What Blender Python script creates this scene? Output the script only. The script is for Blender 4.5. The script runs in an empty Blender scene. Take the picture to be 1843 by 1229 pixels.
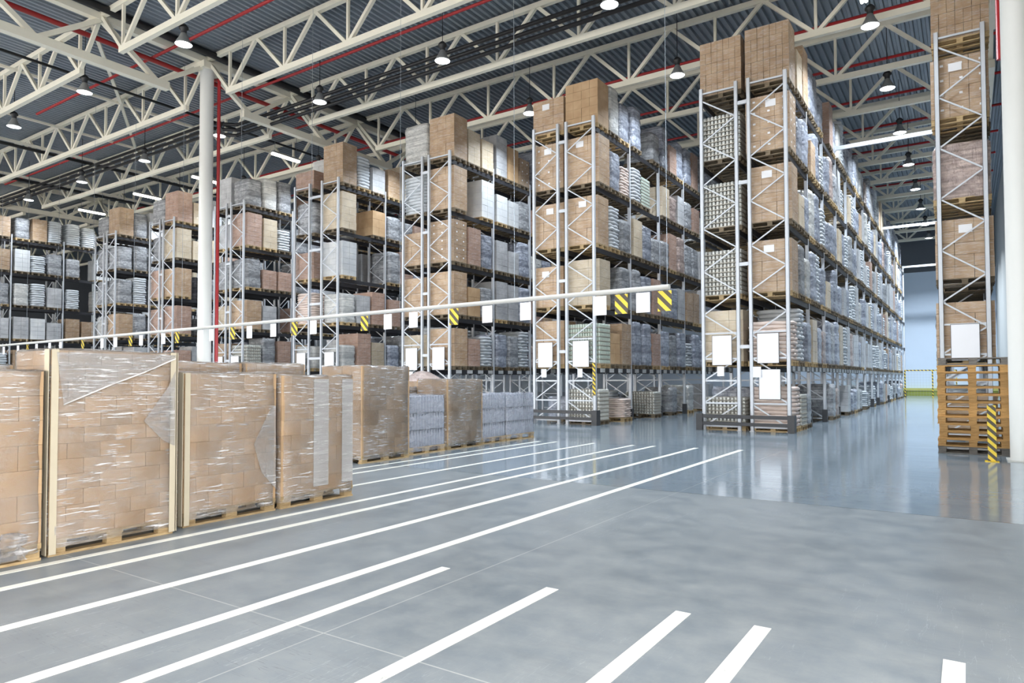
import bpy, math, random
from mathutils import Vector, Matrix

# ------------------------------------------------------------------ camera, world, light, exposure
SC = bpy.context.scene
COL = SC.collection
YAW, PITCH, ROLL, FPX, PX, PY = .5840, .0295, -.0026, 1222.594, 932.524, 644.937
_c, _s = math.cos, math.sin
F_ = Vector((-_s(YAW) * _c(PITCH), _c(YAW) * _c(PITCH), _s(PITCH)))
R0 = Vector((_c(YAW), _s(YAW), 0))
U0 = R0.cross(F_)
R_ = R0 * _c(ROLL) + U0 * _s(ROLL)
U_ = U0 * _c(ROLL) - R0 * _s(ROLL)
cam_data = bpy.data.cameras.new('camera')
cam_data.sensor_width = 36
cam_data.lens = FPX / 1843 * 36
cam_data.shift_x = -(PX - 921.5) / 1843
cam_data.shift_y = (PY - 614.5) / 1843
cam_data.clip_end = 400
cam = bpy.data.objects.new('camera', cam_data)
COL.objects.link(cam)
cam.matrix_world = Matrix(((R_.x, U_.x, -F_.x, 0), (R_.y, U_.y, -F_.y, 0), (R_.z, U_.z, -F_.z, 1.5), (0, 0, 0, 1)))
SC.camera = cam

SC.view_settings.view_transform = 'Standard'
SC.view_settings.look = 'None'
SC.view_settings.gamma = 1
SC.view_settings.use_curve_mapping = False
SC.view_settings.exposure = 0.35

WORLD_STRENGTH = 6.0         # daylight through the open dock side behind the viewer
LAMP_POWER = 200             # each high-bay lamp over the racks
NEAR_POWER = 50
world = bpy.data.worlds.new('world')
SC.world = world
world.use_nodes = True
bg = world.node_tree.nodes['Background']
bg.inputs[0].default_value = (1.0, .965, .92, 1)
bg.inputs[1].default_value = WORLD_STRENGTH
SC.cycles.max_bounces = 6
SC.cycles.diffuse_bounces = 3
SC.cycles.glossy_bounces = 3
SC.cycles.transparent_max_bounces = 8
SC.cycles.sample_clamp_indirect = 4
SC.cycles.caustics_reflective = False
SC.cycles.caustics_refractive = False

RNG = random.Random(7)

# ------------------------------------------------------------------ materials
MATS = {}

def srgb(r, g, b):
    f = lambda v: (v / 255 / 12.92) if v / 255 <= .04045 else ((v / 255 + .055) / 1.055) ** 2.4
    return (f(r), f(g), f(b), 1)

class NT:
    """small helper around a material's node tree"""
    def __init__(self, name):
        self.m = bpy.data.materials.new(name)
        self.m.use_nodes = True
        self.t = self.m.node_tree
        self.p = self.t.nodes['Principled BSDF']
        self.out = self.t.nodes['Material Output']
    def n(self, typ, **kw):
        nd = self.t.nodes.new(typ)
        for k, v in kw.items():
            setattr(nd, k, v)
        return nd
    def l(self, a, b):
        self.t.links.new(a, b)
    def noise(self, scale, detail=3, vec=None, rough=.5):
        nd = self.n('ShaderNodeTexNoise')
        nd.inputs['Scale'].default_value = scale
        nd.inputs['Detail'].default_value = detail
        nd.inputs['Roughness'].default_value = rough
        if vec is not None:
            self.l(vec, nd.inputs['Vector'])
        return nd
    def coords(self, kind='Object', scale=(1, 1, 1), loc=None):
        tc = self.n('ShaderNodeTexCoord')
        mp = self.n('ShaderNodeMapping')
        mp.inputs['Scale'].default_value = scale
        if loc is not None:
            self.l(loc, mp.inputs['Location'])
        self.l(tc.outputs[kind], mp.inputs['Vector'])
        return mp.outputs[0]
    def ramp(self, fac, stops):
        r = self.n('ShaderNodeValToRGB')
        e = r.color_ramp.elements
        while len(e) < len(stops):
            e.new(.5)
        for el, (pos, col) in zip(e, stops):
            el.position = pos
            el.color = col if len(col) == 4 else (*col, 1)
        self.l(fac, r.inputs[0])
        return r.outputs[0]
    def mix(self, fac, a, b, blend='MIX'):
        m = self.n('ShaderNodeMix', data_type='RGBA', blend_type=blend)
        for sock, v in ((m.inputs[0], fac), (m.inputs[6], a), (m.inputs[7], b)):
            if isinstance(v, (int, float, tuple)):
                sock.default_value = v
            else:
                self.l(v, sock)
        return m.outputs[2]
    def math(self, op, a, b=None, clamp=False):
        m = self.n('ShaderNodeMath', operation=op, use_clamp=clamp)
        for sock, v in ((m.inputs[0], a), (m.inputs[1], b)):
            if v is None:
                continue
            if isinstance(v, (int, float)):
                sock.default_value = v
            else:
                self.l(v, sock)
        return m.outputs[0]
    def bump(self, h, strength=.3, dist=.01):
        b = self.n('ShaderNodeBump')
        b.inputs['Strength'].default_value = strength
        b.inputs['Distance'].default_value = dist
        self.l(h, b.inputs['Height'])
        return b.outputs[0]
    def set(self, **kw):
        for k, v in kw.items():
            sock = self.p.inputs[k.replace('_', ' ')]
            if isinstance(v, (int, float, tuple)):
                sock.default_value = v
            else:
                self.l(v, sock)
        return self

def plain(name, col, rough=.5, metal=0.0, var=.08, scale=6, bump=0.0):
    """one colour with a little procedural mottling"""
    t = NT(name)
    v = t.coords()
    nz = t.noise(scale, 4, v)
    dark = tuple(c * (1 - var * 1.5) for c in col[:3]) + (1,)
    lite = tuple(min(1, c * (1 + var)) for c in col[:3]) + (1,)
    t.set(Base_Color=t.mix(nz.outputs[0], dark, lite), Roughness=rough, Metallic=metal)
    if bump:
        t.set(Normal=t.bump(nz.outputs[0], bump))
    MATS[name] = t.m
    return t.m

plain('rack_paint', srgb(214, 217, 222), .4, 0, .04)
plain('beam_paint', srgb(52, 52, 56), .45, 0, .12)
plain('beam_white', srgb(222, 222, 222), .5, 0, .05)
plain('guard_paint', srgb(66, 66, 68), .5, 0, .15)
plain('truss_paint', srgb(234, 229, 212), .5, 0, .05, 3)
plain('column_paint', srgb(216, 214, 208), .55, 0, .03, 2)
plain('pipe_red', srgb(170, 38, 40), .4, 0, .1)
plain('pipe_black', srgb(20, 20, 23), .5, 0, .1)
plain('wire_steel', srgb(150, 155, 160), .4, .6, .05)
plain('lamp_black', srgb(28, 28, 30), .5, 0, .1)
plain('lamp_grey', srgb(150, 152, 152), .4, .5, .05)
plain('sign_white', srgb(246, 246, 250), .35, 0, .015, 3)
plain('sign_edge', srgb(80, 80, 84), .5)
plain('paper_white', srgb(240, 240, 242), .6, 0, .03)
plain('board_edge', srgb(196, 186, 164), .7, 0, .05, 10)
plain('yellow_paint', srgb(240, 200, 40), .45, 0, .06)
plain('black_paint', srgb(40, 38, 36), .5, 0, .06)
plain('wall_grey', srgb(176, 178, 176), .7, 0, .03, 1)
plain('wall_pale_blue', srgb(206, 220, 236), .6, 0, .03, .6)
plain('wall_dark', srgb(96, 100, 106), .7, 0, .05, .6)
plain('curb_yellow', srgb(140, 148, 66), .5, 0, .08, 2)
plain('curb_top', srgb(186, 184, 104), .5, 0, .08, 2)
plain('fence_mesh', srgb(170, 176, 180), .5, .2, .05)
plain('sprinkler_brass', srgb(190, 180, 150), .4, .6, .05)

def emit(name, col, strength):
    t = NT(name)
    t.set(Base_Color=(1, 1, 1, 1), Emission_Color=col, Emission_Strength=strength)
    MATS[name] = t.m
emit('lamp_glow', (.93, .97, 1, 1), 9)
emit('tube_glow', (1, .96, .82, 1), 16)

def wood(name, a, b):
    t = NT(name)
    info = t.n('ShaderNodeObjectInfo')
    v = t.coords(scale=(1, 7, 7))
    nz = t.noise(9, 5, v, .6)
    c = t.ramp(nz.outputs[0], [(.3, a), (.7, b)])
    k = t.math('MULTIPLY_ADD', info.outputs['Random'], .45)
    k.node.inputs[2].default_value = .72
    hs = t.n('ShaderNodeHueSaturation')
    t.l(c, hs.inputs['Color'])
    t.l(k, hs.inputs['Value'])
    t.set(Base_Color=hs.outputs[0], Roughness=.75, Normal=t.bump(nz.outputs[0], .25))
    MATS[name] = t.m
wood('pallet_wood', srgb(160, 134, 96), srgb(206, 180, 136))
wood('pallet_wood_aged', srgb(96, 84, 68), srgb(142, 126, 102))  # darker copy, the shade under the beams put into the wood colour
wood('pallet_wood_warm', srgb(166, 124, 70), srgb(206, 162, 102))
wood('pallet_wood_dark', srgb(92, 88, 84), srgb(130, 124, 116))

def carton(name, a, b, film=.0, rough=.6):
    """corrugated board, each stack with its own tint; film = stretch film gloss over it"""
    t = NT(name)
    info = t.n('ShaderNodeObjectInfo')
    v = t.coords()
    n1 = t.noise(2.3, 2, v)
    fib = t.noise(30, 3, t.coords(scale=(1, 1, 6)))
    c = t.mix(t.ramp(n1.outputs[0], [(.35, (0, 0, 0)), (.65, (1, 1, 1))]), a, b)
    c = t.mix(.12, c, fib.outputs[1], 'OVERLAY')
    hs = t.n('ShaderNodeHueSaturation')
    t.l(c, hs.inputs['Color'])
    k = t.math('MULTIPLY_ADD', info.outputs['Random'], .28)
    k.node.inputs[2].default_value = .86
    t.l(k, hs.inputs['Value'])
    col = hs.outputs[0]
    t.set(Roughness=rough)
    if film:
        st = t.noise(5, 4, t.coords(scale=(1.2, 1.2, 9)), .65)
        mask = t.ramp(st.outputs[0], [(.5, (0, 0, 0)), (.72, (1, 1, 1))])
        col = t.mix(t.math('MULTIPLY', mask, .42), col, srgb(222, 220, 222))
        wr = t.noise(7, 5, t.coords(scale=(1, 1, 3.5)), .6)
        t.set(Coat_Weight=film, Coat_Roughness=.16, Coat_Normal=t.bump(wr.outputs[0], .9, .035))
    t.set(Base_Color=col)
    MATS[name] = t.m
carton('carton_bare', srgb(178, 146, 110), srgb(194, 163, 127))
carton('carton_film', srgb(168, 138, 107), srgb(190, 162, 131), .6)
carton('carton_pale', srgb(190, 172, 146), srgb(210, 194, 168), .45)
carton('carton_rosy', srgb(164, 132, 114), srgb(184, 152, 134), .5)
carton('carton_grey', srgb(168, 168, 170), srgb(196, 196, 196), .6)
carton('carton_white', srgb(206, 208, 210), srgb(226, 226, 224), .5)

def wrapped(name, a, b, gloss=.7):
    """load bundled in grey stretch film: crumpled, streaky, shiny"""
    t = NT(name)
    info = t.n('ShaderNodeObjectInfo')
    v = t.coords(scale=(1, 1, 1.6))
    n1 = t.noise(4.5, 5, v, .65)
    n2 = t.noise(13, 4, t.coords(scale=(2.2, 2.2, .5)), .6)
    n3 = t.noise(3.2, 2, t.coords(scale=(.2, .2, 4.5)))
    h = t.math('ADD', n1.outputs[0], t.math('MULTIPLY', n2.outputs[0], .5))
    c = t.mix(t.ramp(n1.outputs[0], [(.34, (0, 0, 0)), (.66, (1, 1, 1))]), a, b)  # film mottling, its contrast raised to stand in for white highlights
    c = t.mix(t.ramp(n3.outputs[0], [(.42, (0, 0, 0)), (.6, (.6, .6, .6))]), c, tuple(x * .55 for x in a[:3]) + (1,))
    hs = t.n('ShaderNodeHueSaturation')
    t.l(c, hs.inputs['Color'])
    k = t.math('MULTIPLY_ADD', info.outputs['Random'], .4)
    k.node.inputs[2].default_value = .8
    t.l(k, hs.inputs['Value'])
    bn = t.bump(h, .9, .06)
    t.set(Base_Color=hs.outputs[0], Roughness=.3, Normal=bn, Coat_Weight=gloss, Coat_Roughness=.09, Coat_Normal=bn)
    MATS[name] = t.m
wrapped('film_grey', srgb(124, 126, 130), srgb(196, 197, 200))
wrapped('film_pale', srgb(190, 190, 188), srgb(226, 224, 218))
wrapped('film_rosy', srgb(150, 130, 124), srgb(206, 186, 176))
wrapped('film_bluish', srgb(118, 124, 140), srgb(200, 205, 217))

plain('can_tin', srgb(206, 206, 200), .3, .35, .1, 20)
plain('tray_board', srgb(186, 180, 168), .7, 0, .1, 8)
plain('jar_glass', srgb(196, 208, 196), .15, .1, .08, 20)
plain('sack_paper', srgb(226, 208, 198), .6, 0, .06, 9, .3)
plain('sack_grey', srgb(196, 200, 204), .5, 0, .08, 9, .3)
plain('bottle_pack', srgb(166, 171, 184), .3, .1, .1, 8, .2)

def film_shader(name, haze0, haze1, streaks):
    """clear film round the floor loads: see-through, hazy where it bunches, white streaks painted in as highlights"""
    t = NT(name)
    a = t.noise(3.0, 6, t.coords(scale=(1, 1, 7)), .7)
    b = t.noise(1.3, 3, t.coords(scale=(1, 1, 1.3)), .6)
    d = t.noise(4.2, 4, t.coords(scale=(1.0, 1.0, 15)), .75)
    streak = t.ramp(d.outputs[0], [(.57, (0, 0, 0)), (.62, (1, 1, 1))])  # white dashes put into the colour as glints on the film
    zone = t.ramp(t.noise(1.7, 2, t.coords()).outputs[0], [(.44, (0, 0, 0)), (.54, (1, 1, 1))])
    broad = t.ramp(b.outputs[0], [(.4, (haze0,) * 3), (.75, (haze1,) * 3)])
    fine = t.ramp(a.outputs[0], [(.5, (0, 0, 0)), (.8, (.22, .22, .22))])
    fac = t.math('ADD', t.math('ADD', t.math('MULTIPLY', t.math('MULTIPLY', streak, zone), streaks), broad), fine, True)
    tr = t.n('ShaderNodeBsdfTransparent')
    tr.inputs[0].default_value = (.97, .97, .98, 1)
    bm = t.bump(a.outputs[0], 1.0, .03)
    t.set(Base_Color=srgb(238, 236, 236), Roughness=.22, Normal=bm, Specular_IOR_Level=.8)
    mx = t.n('ShaderNodeMixShader')
    t.l(fac, mx.inputs[0])
    t.l(tr.outputs[0], mx.inputs[1])
    t.l(t.p.outputs[0], mx.inputs[2])
    gl = t.n('ShaderNodeBsdfGlossy')
    gl.inputs['Roughness'].default_value = .12
    t.l(bm, gl.inputs['Normal'])
    fr = t.n('ShaderNodeFresnel')
    fr.inputs[0].default_value = 1.45
    m2 = t.n('ShaderNodeMixShader')
    t.l(t.math('MULTIPLY', fr.outputs[0], .9), m2.inputs[0])
    t.l(mx.outputs[0], m2.inputs[1])
    t.l(gl.outputs[0], m2.inputs[2])
    t.l(m2.outputs[0], t.out.inputs[0])
    MATS[name] = t.m
film_shader('stretch_film', .06, .3, 1.0)
film_shader('film_fold', .12, .3, .8)
film_shader('film_band', .34, .42, .3)
plain('film_crease', srgb(236, 232, 230), .25, 0, .05, 20)
def floor_mat():
    """power-trowelled concrete: older duller slabs near the viewer, polished slabs beyond the joint; thin saw-cut joints, scuffs"""
    t = NT('polished_concrete')
    tc = t.n('ShaderNodeTexCoord')
    sep = t.n('ShaderNodeSeparateXYZ')
    t.l(tc.outputs['Object'], sep.inputs[0])
    x, y = sep.outputs[0], sep.outputs[1]
    n1 = t.noise(.35, 5, tc.outputs['Object'], .6)
    n2 = t.noise(3.2, 6, tc.outputs['Object'], .7)
    n3 = t.noise(2.0, 5, t.coords(scale=(.35, 3.0, 1)), .7)
    c = t.mix(t.ramp(n1.outputs[0], [(.3, (0, 0, 0)), (.7, (1, 1, 1))]), srgb(106, 115, 122), srgb(138, 145, 151))
    c = t.mix(t.ramp(n2.outputs[0], [(.38, (0, 0, 0)), (.68, (.45, .45, .45))]), c, srgb(164, 166, 164))
    c = t.mix(t.ramp(n3.outputs[0], [(.55, (0, 0, 0)), (.75, (.25, .25, .25))]), c, srgb(104, 108, 112))
    # polished slab is tinted bluer, the blue reflections put into its colour
    far = t.math('GREATER_THAN', y, 8.65)
    c = t.mix(t.math('MULTIPLY', far, .4), c, srgb(134, 156, 172))
    # saw-cut joints
    def line(v, at, w):
        return t.math('LESS_THAN', t.math('ABSOLUTE', t.math('SUBTRACT', v, at)), w)
    j = t.math('MAXIMUM', line(y, 8.65, .012), line(y, 20.6, .01))
    c = t.mix(t.math('MULTIPLY', j, .75), c, srgb(70, 74, 78))
    k = t.math('MAXIMUM', line(y, 2.75, .005), line(x, -3.2, .005))
    c = t.mix(t.math('MULTIPLY', k, .55), c, srgb(200, 200, 196))
    # scratches and tyre scuffs
    s1 = t.noise(1.0, 3, t.coords(scale=(.9, 16, 1)), .6)
    s2 = t.noise(1.0, 3, t.coords(scale=(14, 1.1, 1)), .6)
    patch = t.ramp(n1.outputs[0], [(.48, (0, 0, 0)), (.62, (1, 1, 1))])
    for sn, cc in ((s1, srgb(88, 90, 94)), (s2, srgb(196, 200, 204))):
        k = t.math('LESS_THAN', t.math('ABSOLUTE', t.math('SUBTRACT', sn.outputs[0], .56)), .0035)
        c = t.mix(t.math('MULTIPLY', t.math('MULTIPLY', k, patch), .4), c, cc)
    r = t.ramp(n2.outputs[0], [(.3, (.28, .28, .28)), (.75, (.44, .44, .44))])
    rr = t.mix(far, r, t.ramp(n3.outputs[0], [(.3, (.07, .07, .07)), (.75, (.17, .17, .17))]))
    t.set(Base_Color=c, Roughness=rr, Specular_IOR_Level=t.math('MULTIPLY_ADD', far, .4), Normal=t.bump(n3.outputs[0], .02, .01))
    t.p.inputs['Specular IOR Level'].links[0].from_node.inputs[2].default_value = .42
    MATS['floor'] = t.m
floor_mat()

def worn_paint():
    t = NT('line_paint')
    n = t.noise(7, 6, t.coords(), .7)
    c = t.mix(t.ramp(n.outputs[0], [(.28, (1, 1, 1)), (.36, (0, 0, 0))]), srgb(240, 238, 228), srgb(170, 172, 168))
    t.set(Base_Color=c, Roughness=.4)
    MATS['line_paint'] = t.m
worn_paint()

def roof_mat():
    t = NT('roof_deck')
    n = t.noise(.5, 4, t.coords())
    t.set(Base_Color=t.mix(n.outputs[0], srgb(126, 136, 146), srgb(144, 153, 161)), Roughness=.4, Metallic=.2)
    MATS['roof_deck'] = t.m
roof_mat()

def hazard(name, sx=1.0, period=.235):
    """yellow and black diagonal stripes, 45 degrees over the board's own face"""
    t = NT(name)
    tc = t.n('ShaderNodeTexCoord')
    sep = t.n('ShaderNodeSeparateXYZ')
    t.l(tc.outputs['Object'], sep.inputs[0])
    u = t.math('ADD', t.math('MULTIPLY', sep.outputs[0], sx), sep.outputs[2])
    m = t.math('FRACT', t.math('MULTIPLY', u, 1 / period))
    s = t.math('GREATER_THAN', m, .5)
    t.set(Base_Color=t.mix(s, srgb(238, 206, 60), srgb(72, 64, 52)), Roughness=.45)
    MATS[name] = t.m
hazard('hazard_stripes')
hazard('hazard_small', 1.0, .145)

# ------------------------------------------------------------------ mesh building
class MB:
    def __init__(self):
        self.v, self.f, self.mi, self.sm = [], [], [], []
    def box(self, x0, y0, z0, x1, y1, z1, m=0, M=None):
        b = len(self.v)
        P = [(x0, y0, z0), (x1, y0, z0), (x1, y1, z0), (x0, y1, z0), (x0, y0, z1), (x1, y0, z1), (x1, y1, z1), (x0, y1, z1)]
        if M is not None:
            P = [tuple(M @ Vector(p)) for p in P]
        self.v += P
        for q in ((3, 2, 1, 0), (4, 5, 6, 7), (0, 1, 5, 4), (1, 2, 6, 5), (2, 3, 7, 6), (3, 0, 4, 7)):
            self.f.append(tuple(b + i for i in q)); self.mi.append(m); self.sm.append(False)
        return self
    def bar(self, p, q, w, h, m=0, up=(0, 0, 1)):
        """rectangular bar from p to q, w across, h in the up direction"""
        p, q = Vector(p), Vector(q)
        d = (q - p); L = d.length; d.normalize()
        up = Vector(up)
        s = d.cross(up)
        if s.length < 1e-4:
            s = d.cross(Vector((1, 0, 0)))
        s.normalize()
        u = s.cross(d)
        M = Matrix(((d.x, s.x, u.x, p.x), (d.y, s.y, u.y, p.y), (d.z, s.z, u.z, p.z), (0, 0, 0, 1)))
        return self.box(0, -w / 2, -h / 2, L, w / 2, h / 2, m, M)
    def tube(self, p, q, r, seg=10, m=0, r2=None, caps=True):
        p, q = Vector(p), Vector(q)
        r2 = r if r2 is None else r2
        d = (q - p).normalized()
        a = d.cross(Vector((0, 0, 1)))
        if a.length < 1e-4:
            a = Vector((1, 0, 0))
        a.normalize()
        c = d.cross(a)
        b = len(self.v)
        for P, rr in ((p, r), (q, r2)):
            for i in range(seg):
                t = 2 * math.pi * i / seg
                self.v.append(tuple(P + a * (rr * math.cos(t)) + c * (rr * math.sin(t))))
        for i in range(seg):
            j = (i + 1) % seg
            self.f.append((b + i, b + seg + i, b + seg + j, b + j)[::-1]); self.mi.append(m); self.sm.append(True)
        if caps:
            self.f.append(tuple(b + i for i in range(seg))); self.mi.append(m); self.sm.append(False)
            self.f.append(tuple(b + seg + i for i in range(seg))[::-1]); self.mi.append(m); self.sm.append(False)
        return self
    def lathe(self, prof, seg=20, m=0, c=(0, 0)):
        """profile of (radius, z) turned about the vertical through c"""
        b = len(self.v)
        for r, z in prof:
            for i in range(seg):
                t = 2 * math.pi * i / seg
                self.v.append((c[0] + r * math.cos(t), c[1] + r * math.sin(t), z))
        for k in range(len(prof) - 1):
            for i in range(seg):
                j = (i + 1) % seg
                self.f.append((b + k * seg + i, b + k * seg + j, b + (k + 1) * seg + j, b + (k + 1) * seg + i)); self.mi.append(m); self.sm.append(True)
        return self
    def quad(self, a, b_, c, d, m=0):
        b = len(self.v)
        self.v += [tuple(a), tuple(b_), tuple(c), tuple(d)]
        self.f.append((b, b + 1, b + 2, b + 3)); self.mi.append(m); self.sm.append(False)
        return self
    def mesh(self, name, mats):
        me = bpy.data.meshes.new(name)
        me.from_pydata(self.v, [], self.f)
        for m in mats:
            me.materials.append(MATS[m])
        me.polygons.foreach_set('material_index', self.mi)
        me.polygons.foreach_set('use_smooth', self.sm)
        me.update()
        return me

def put(name, mesh, parent=None, loc=(0, 0, 0), rz=0.0, scale=None):
    o = bpy.data.objects.new(name, mesh)
    COL.objects.link(o)
    o.location = loc
    if rz:
        o.rotation_euler = (0, 0, rz)
    if scale:
        o.scale = scale
    if parent is not None:
        o.parent = parent
    return o

def obj(name, mb, mats, parent=None, loc=(0, 0, 0), rz=0.0):
    return put(name, mb.mesh(name, [mats] if isinstance(mats, str) else mats), parent, loc, rz)

def tag(o, label, cat, group=None):
    o['label'] = label
    o['category'] = cat
    if group:
        o['group'] = group
    return o

def thing(name, label, cat, loc=(0, 0, 0), rz=0.0, group=None):
    return tag(put(name, None, None, loc, rz), label, cat, group)

def struct(o, label=None):
    o['kind'] = 'structure'
    if label:
        o['label'] = label
    return o

ORD = ['first', 'second', 'third', 'fourth', 'fifth', 'sixth', 'seventh', 'eighth', 'ninth', 'tenth', 'eleventh', 'twelfth', 'thirteenth', 'fourteenth',
       'fifteenth', 'sixteenth', 'seventeenth', 'eighteenth', 'nineteenth', 'twentieth']
def nth(i):
    if i < 20:
        return ORD[i]
    tens = {2: 'twenty', 3: 'thirty', 4: 'forty', 5: 'fifty'}[(i + 1) // 10]
    u = (i + 1) % 10
    return tens + '-' + ORD[u - 1] if u else tens[:-1] + 'ieth'

# ------------------------------------------------------------------ the shell
X0, X1, Y0, Y1, ZR = -78.0, 2.0, -14.0, 65.0, 14.15
obj_floor = obj('floor', MB().box(X0, Y0, -.2, X1 + 4, Y1, 0), 'floor'); struct(obj_floor)
# corrugated steel roof deck, ribs along the hall
mb = MB()
pitch, x = .25, X0
prof = []
while x < X1 + .25:
    prof += [(x, ZR), (x + .09, ZR), (x + .12, ZR + .1), (x + .22, ZR + .1)]
    x += pitch
for (xa, za), (xb, zb) in zip(prof, prof[1:]):
    mb.quad((xa, Y0, za), (xa, Y1, za), (xb, Y1, zb), (xb, Y0, zb))
struct(obj('ceiling', mb, 'roof_deck'))
struct(obj('wall_back', MB().box(X0, Y1, 0, X1, Y1 + .2, 10.2).box(X0, Y1, 10.2, X1, Y1 + .2, ZR + .1, 1), ['wall_pale_blue', 'wall_dark']))
struct(obj('wall_right', MB().box(X1, 3.5, 0, X1 + .2, Y1, ZR + .1).box(X1, Y0, 6, X1 + .2, 3.5, ZR + .1), 'wall_grey'))  # near end is unseen, its low opening shaped to let side light in
struct(obj('wall_front_blocker', MB().box(X0, Y0 - .2, 7.5, X1 + 4, Y0, ZR + .1), 'wall_grey'))  # unseen band added to block the upper world light and keep it low
struct(obj('wall_left', MB().box(X0 - .2, Y0, 0, X0, Y1, ZR + .1), 'wall_dark'))
struct(obj('baseboard_back', MB().box(-9, Y1 - .35, 0, X1, Y1, .42).box(-9, Y1 - .4, .42, X1, Y1, .62, 1), ['curb_yellow', 'curb_top']))

# ------------------------------------------------------------------ white columns
XG, YG = -24.6, 15.2         # column grid
def column(x, y, label):
    t = put('column', None, None, (x, y, 0))
    struct(t, label)
    obj('shaft', MB().tube((0, 0, .02), (0, 0, 13.75), .25, 28), 'column_paint', t)
    obj('base_plate', MB().box(-.3, -.3, 0, .3, .3, .02), 'column_paint', t)
    obj('capital', MB().box(-.34, -.34, 13.55, .34, .34, 13.8), 'truss_paint', t)
column(XG, YG, 'tall round white column standing before the racks with a red pipe beside it')
column(.87, YG, 'round white column at the edge of the photo beside the pallet stack')
column(XG, YG + 11.7, 'round white column rising between the third and fourth rack blocks')

# ------------------------------------------------------------------ roof trusses
SP = 3.9
ZT, ZB = 14.0, 12.42
def truss_meshes():
    a, b = 1.5, 24.0
    n = 7
    step = (b - a) / n
    top = MB().bar((0, 0, ZT), (25.5, 0, ZT), .16, .18).mesh('top_chord', ['truss_paint'])
    bot = MB().bar((a - .15, 0, ZB), (b + .15, 0, ZB), .16, .2).mesh('bottom_chord', ['truss_paint'])
    dg1 = MB().bar((0, 0, ZB), (step / 2, 0, ZT), .11, .12).mesh('diagonal', ['truss_paint'])
    dg2 = MB().bar((0, 0, ZB), (-step / 2, 0, ZT), .11, .12).mesh('diagonal', ['truss_paint'])
    ver = MB().bar((0, 0, ZB), (0, 0, ZT), .09, .09).mesh('vertical', ['truss_paint'])
    e1 = MB().bar((a, 0, ZB), (.12, 0, ZT - .1), .12, .12).mesh('end_diagonal', ['truss_paint'])
    e2 = MB().bar((b, 0, ZB), (25.38, 0, ZT - .1), .12, .12).mesh('end_diagonal', ['truss_paint'])
    return a, step, n, top, bot, dg1, dg2, ver, e1, e2
TM = truss_meshes()
def truss(x, y, label):
    a, step, n, top, bot, dg1, dg2, ver, e1, e2 = TM
    t = thing('roof_truss', label, 'roof truss', (x, y, 0), 0, 'cream trusses under the roof deck')
    put('top_chord', top, t); put('bottom_chord', bot, t)
    put('end_diagonal', e1, t); put('end_diagonal', e2, t)
    for k in range(n + 1):
        bx = a + k * step
        put('vertical', ver, t, (bx, 0, 0))
        if k < n:
            put('diagonal', dg1, t, (bx, 0, 0))
        if k:
            put('diagonal', dg2, t, (bx, 0, 0))
TY = [YG + SP * k for k in range(-3, 13)]
for i, y in enumerate(TY):
    if y > Y1 - .5 or i < 2:
        continue
    for j, (x, where) in enumerate(((XG, 'over the open aisle bay'), (XG - 25.5, 'over the bay beyond the tall column'), (XG - 51, 'over the bay farthest from the aisle'))):
        if j == 2 and (i > 8 or i < 4):
            continue
        if (i, j) in ((7, 1), (8, 1), (8, 2), (14, 1), (15, 1)):
            continue
        truss(x, y, f'cream lattice roof truss, {nth(i)} from the dock end, {where}')

# girders over the column rows
def girder(x, y, label):
    t = thing('roof_girder', label, 'roof girder', (x, y, 0), 0, 'girders over the column rows')
    L = 3 * SP
    obj('top_chord', MB().bar((0, 0, 13.92), (0, L, 13.92), .26, .24), 'truss_paint', t)
    obj('bottom_chord', MB().bar((0, 1.55, ZB - .05), (0, L - 1.55, ZB - .05), .26, .28), 'truss_paint', t)
    nodes = [(1.95, ZB), (SP, 13.85), (1.5 * SP, ZB), (2 * SP, 13.85), (L - 1.95, ZB)]
    pts = [(0, 13.75)] + nodes + [(L, 13.75)]
    for (ya, za), (yb, zb) in zip(pts, pts[1:]):
        obj('diagonal', MB().bar((0, ya, za), (0, yb, zb), .16, .16), 'truss_paint', t)
for x, w in ((XG, 'the tall column row'), (.87, 'the column row by the wall'), (XG - 25.5, 'the far column row')):
    for k in range(-1, 4):
        if x > 0 and k < 0 or k > 1 and x > XG - 1 or (x < XG - 1 and k in (-1, 1, 2)):
            continue
        girder(x, YG + 3 * SP * k, f'cream roof girder, {nth(k + 1)} bay from the dock, over {w}')

# roof-plane struts and bracing on the far side of the tall column
for i, (x, ya, yb) in enumerate(((-31.2, YG - 2 * SP, YG), (-36.6, YG - SP, YG + SP), (-31.2, YG, YG + 2 * SP))):
    tag(obj('roof_strut', MB().bar((x, ya, 13.75), (x, yb, 13.75), .1, .1), 'truss_paint'), f'thin cream strut tying roof trusses, {nth(i)} from the dock beyond the tall column', 'strut', 'roof ties')
for i, (xa, ya, xb, yb) in enumerate(((-25.2, YG - SP, -31.2, YG), (-31.2, YG, -37.4, YG + SP))):
    tag(obj('roof_brace', MB().bar((xa, ya, 13.78), (xb, yb, 13.78), .12, .1), 'truss_paint'), f'white diagonal roof brace, {nth(i)} from the dock, between trusses beyond the column', 'brace', 'roof ties')

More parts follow.
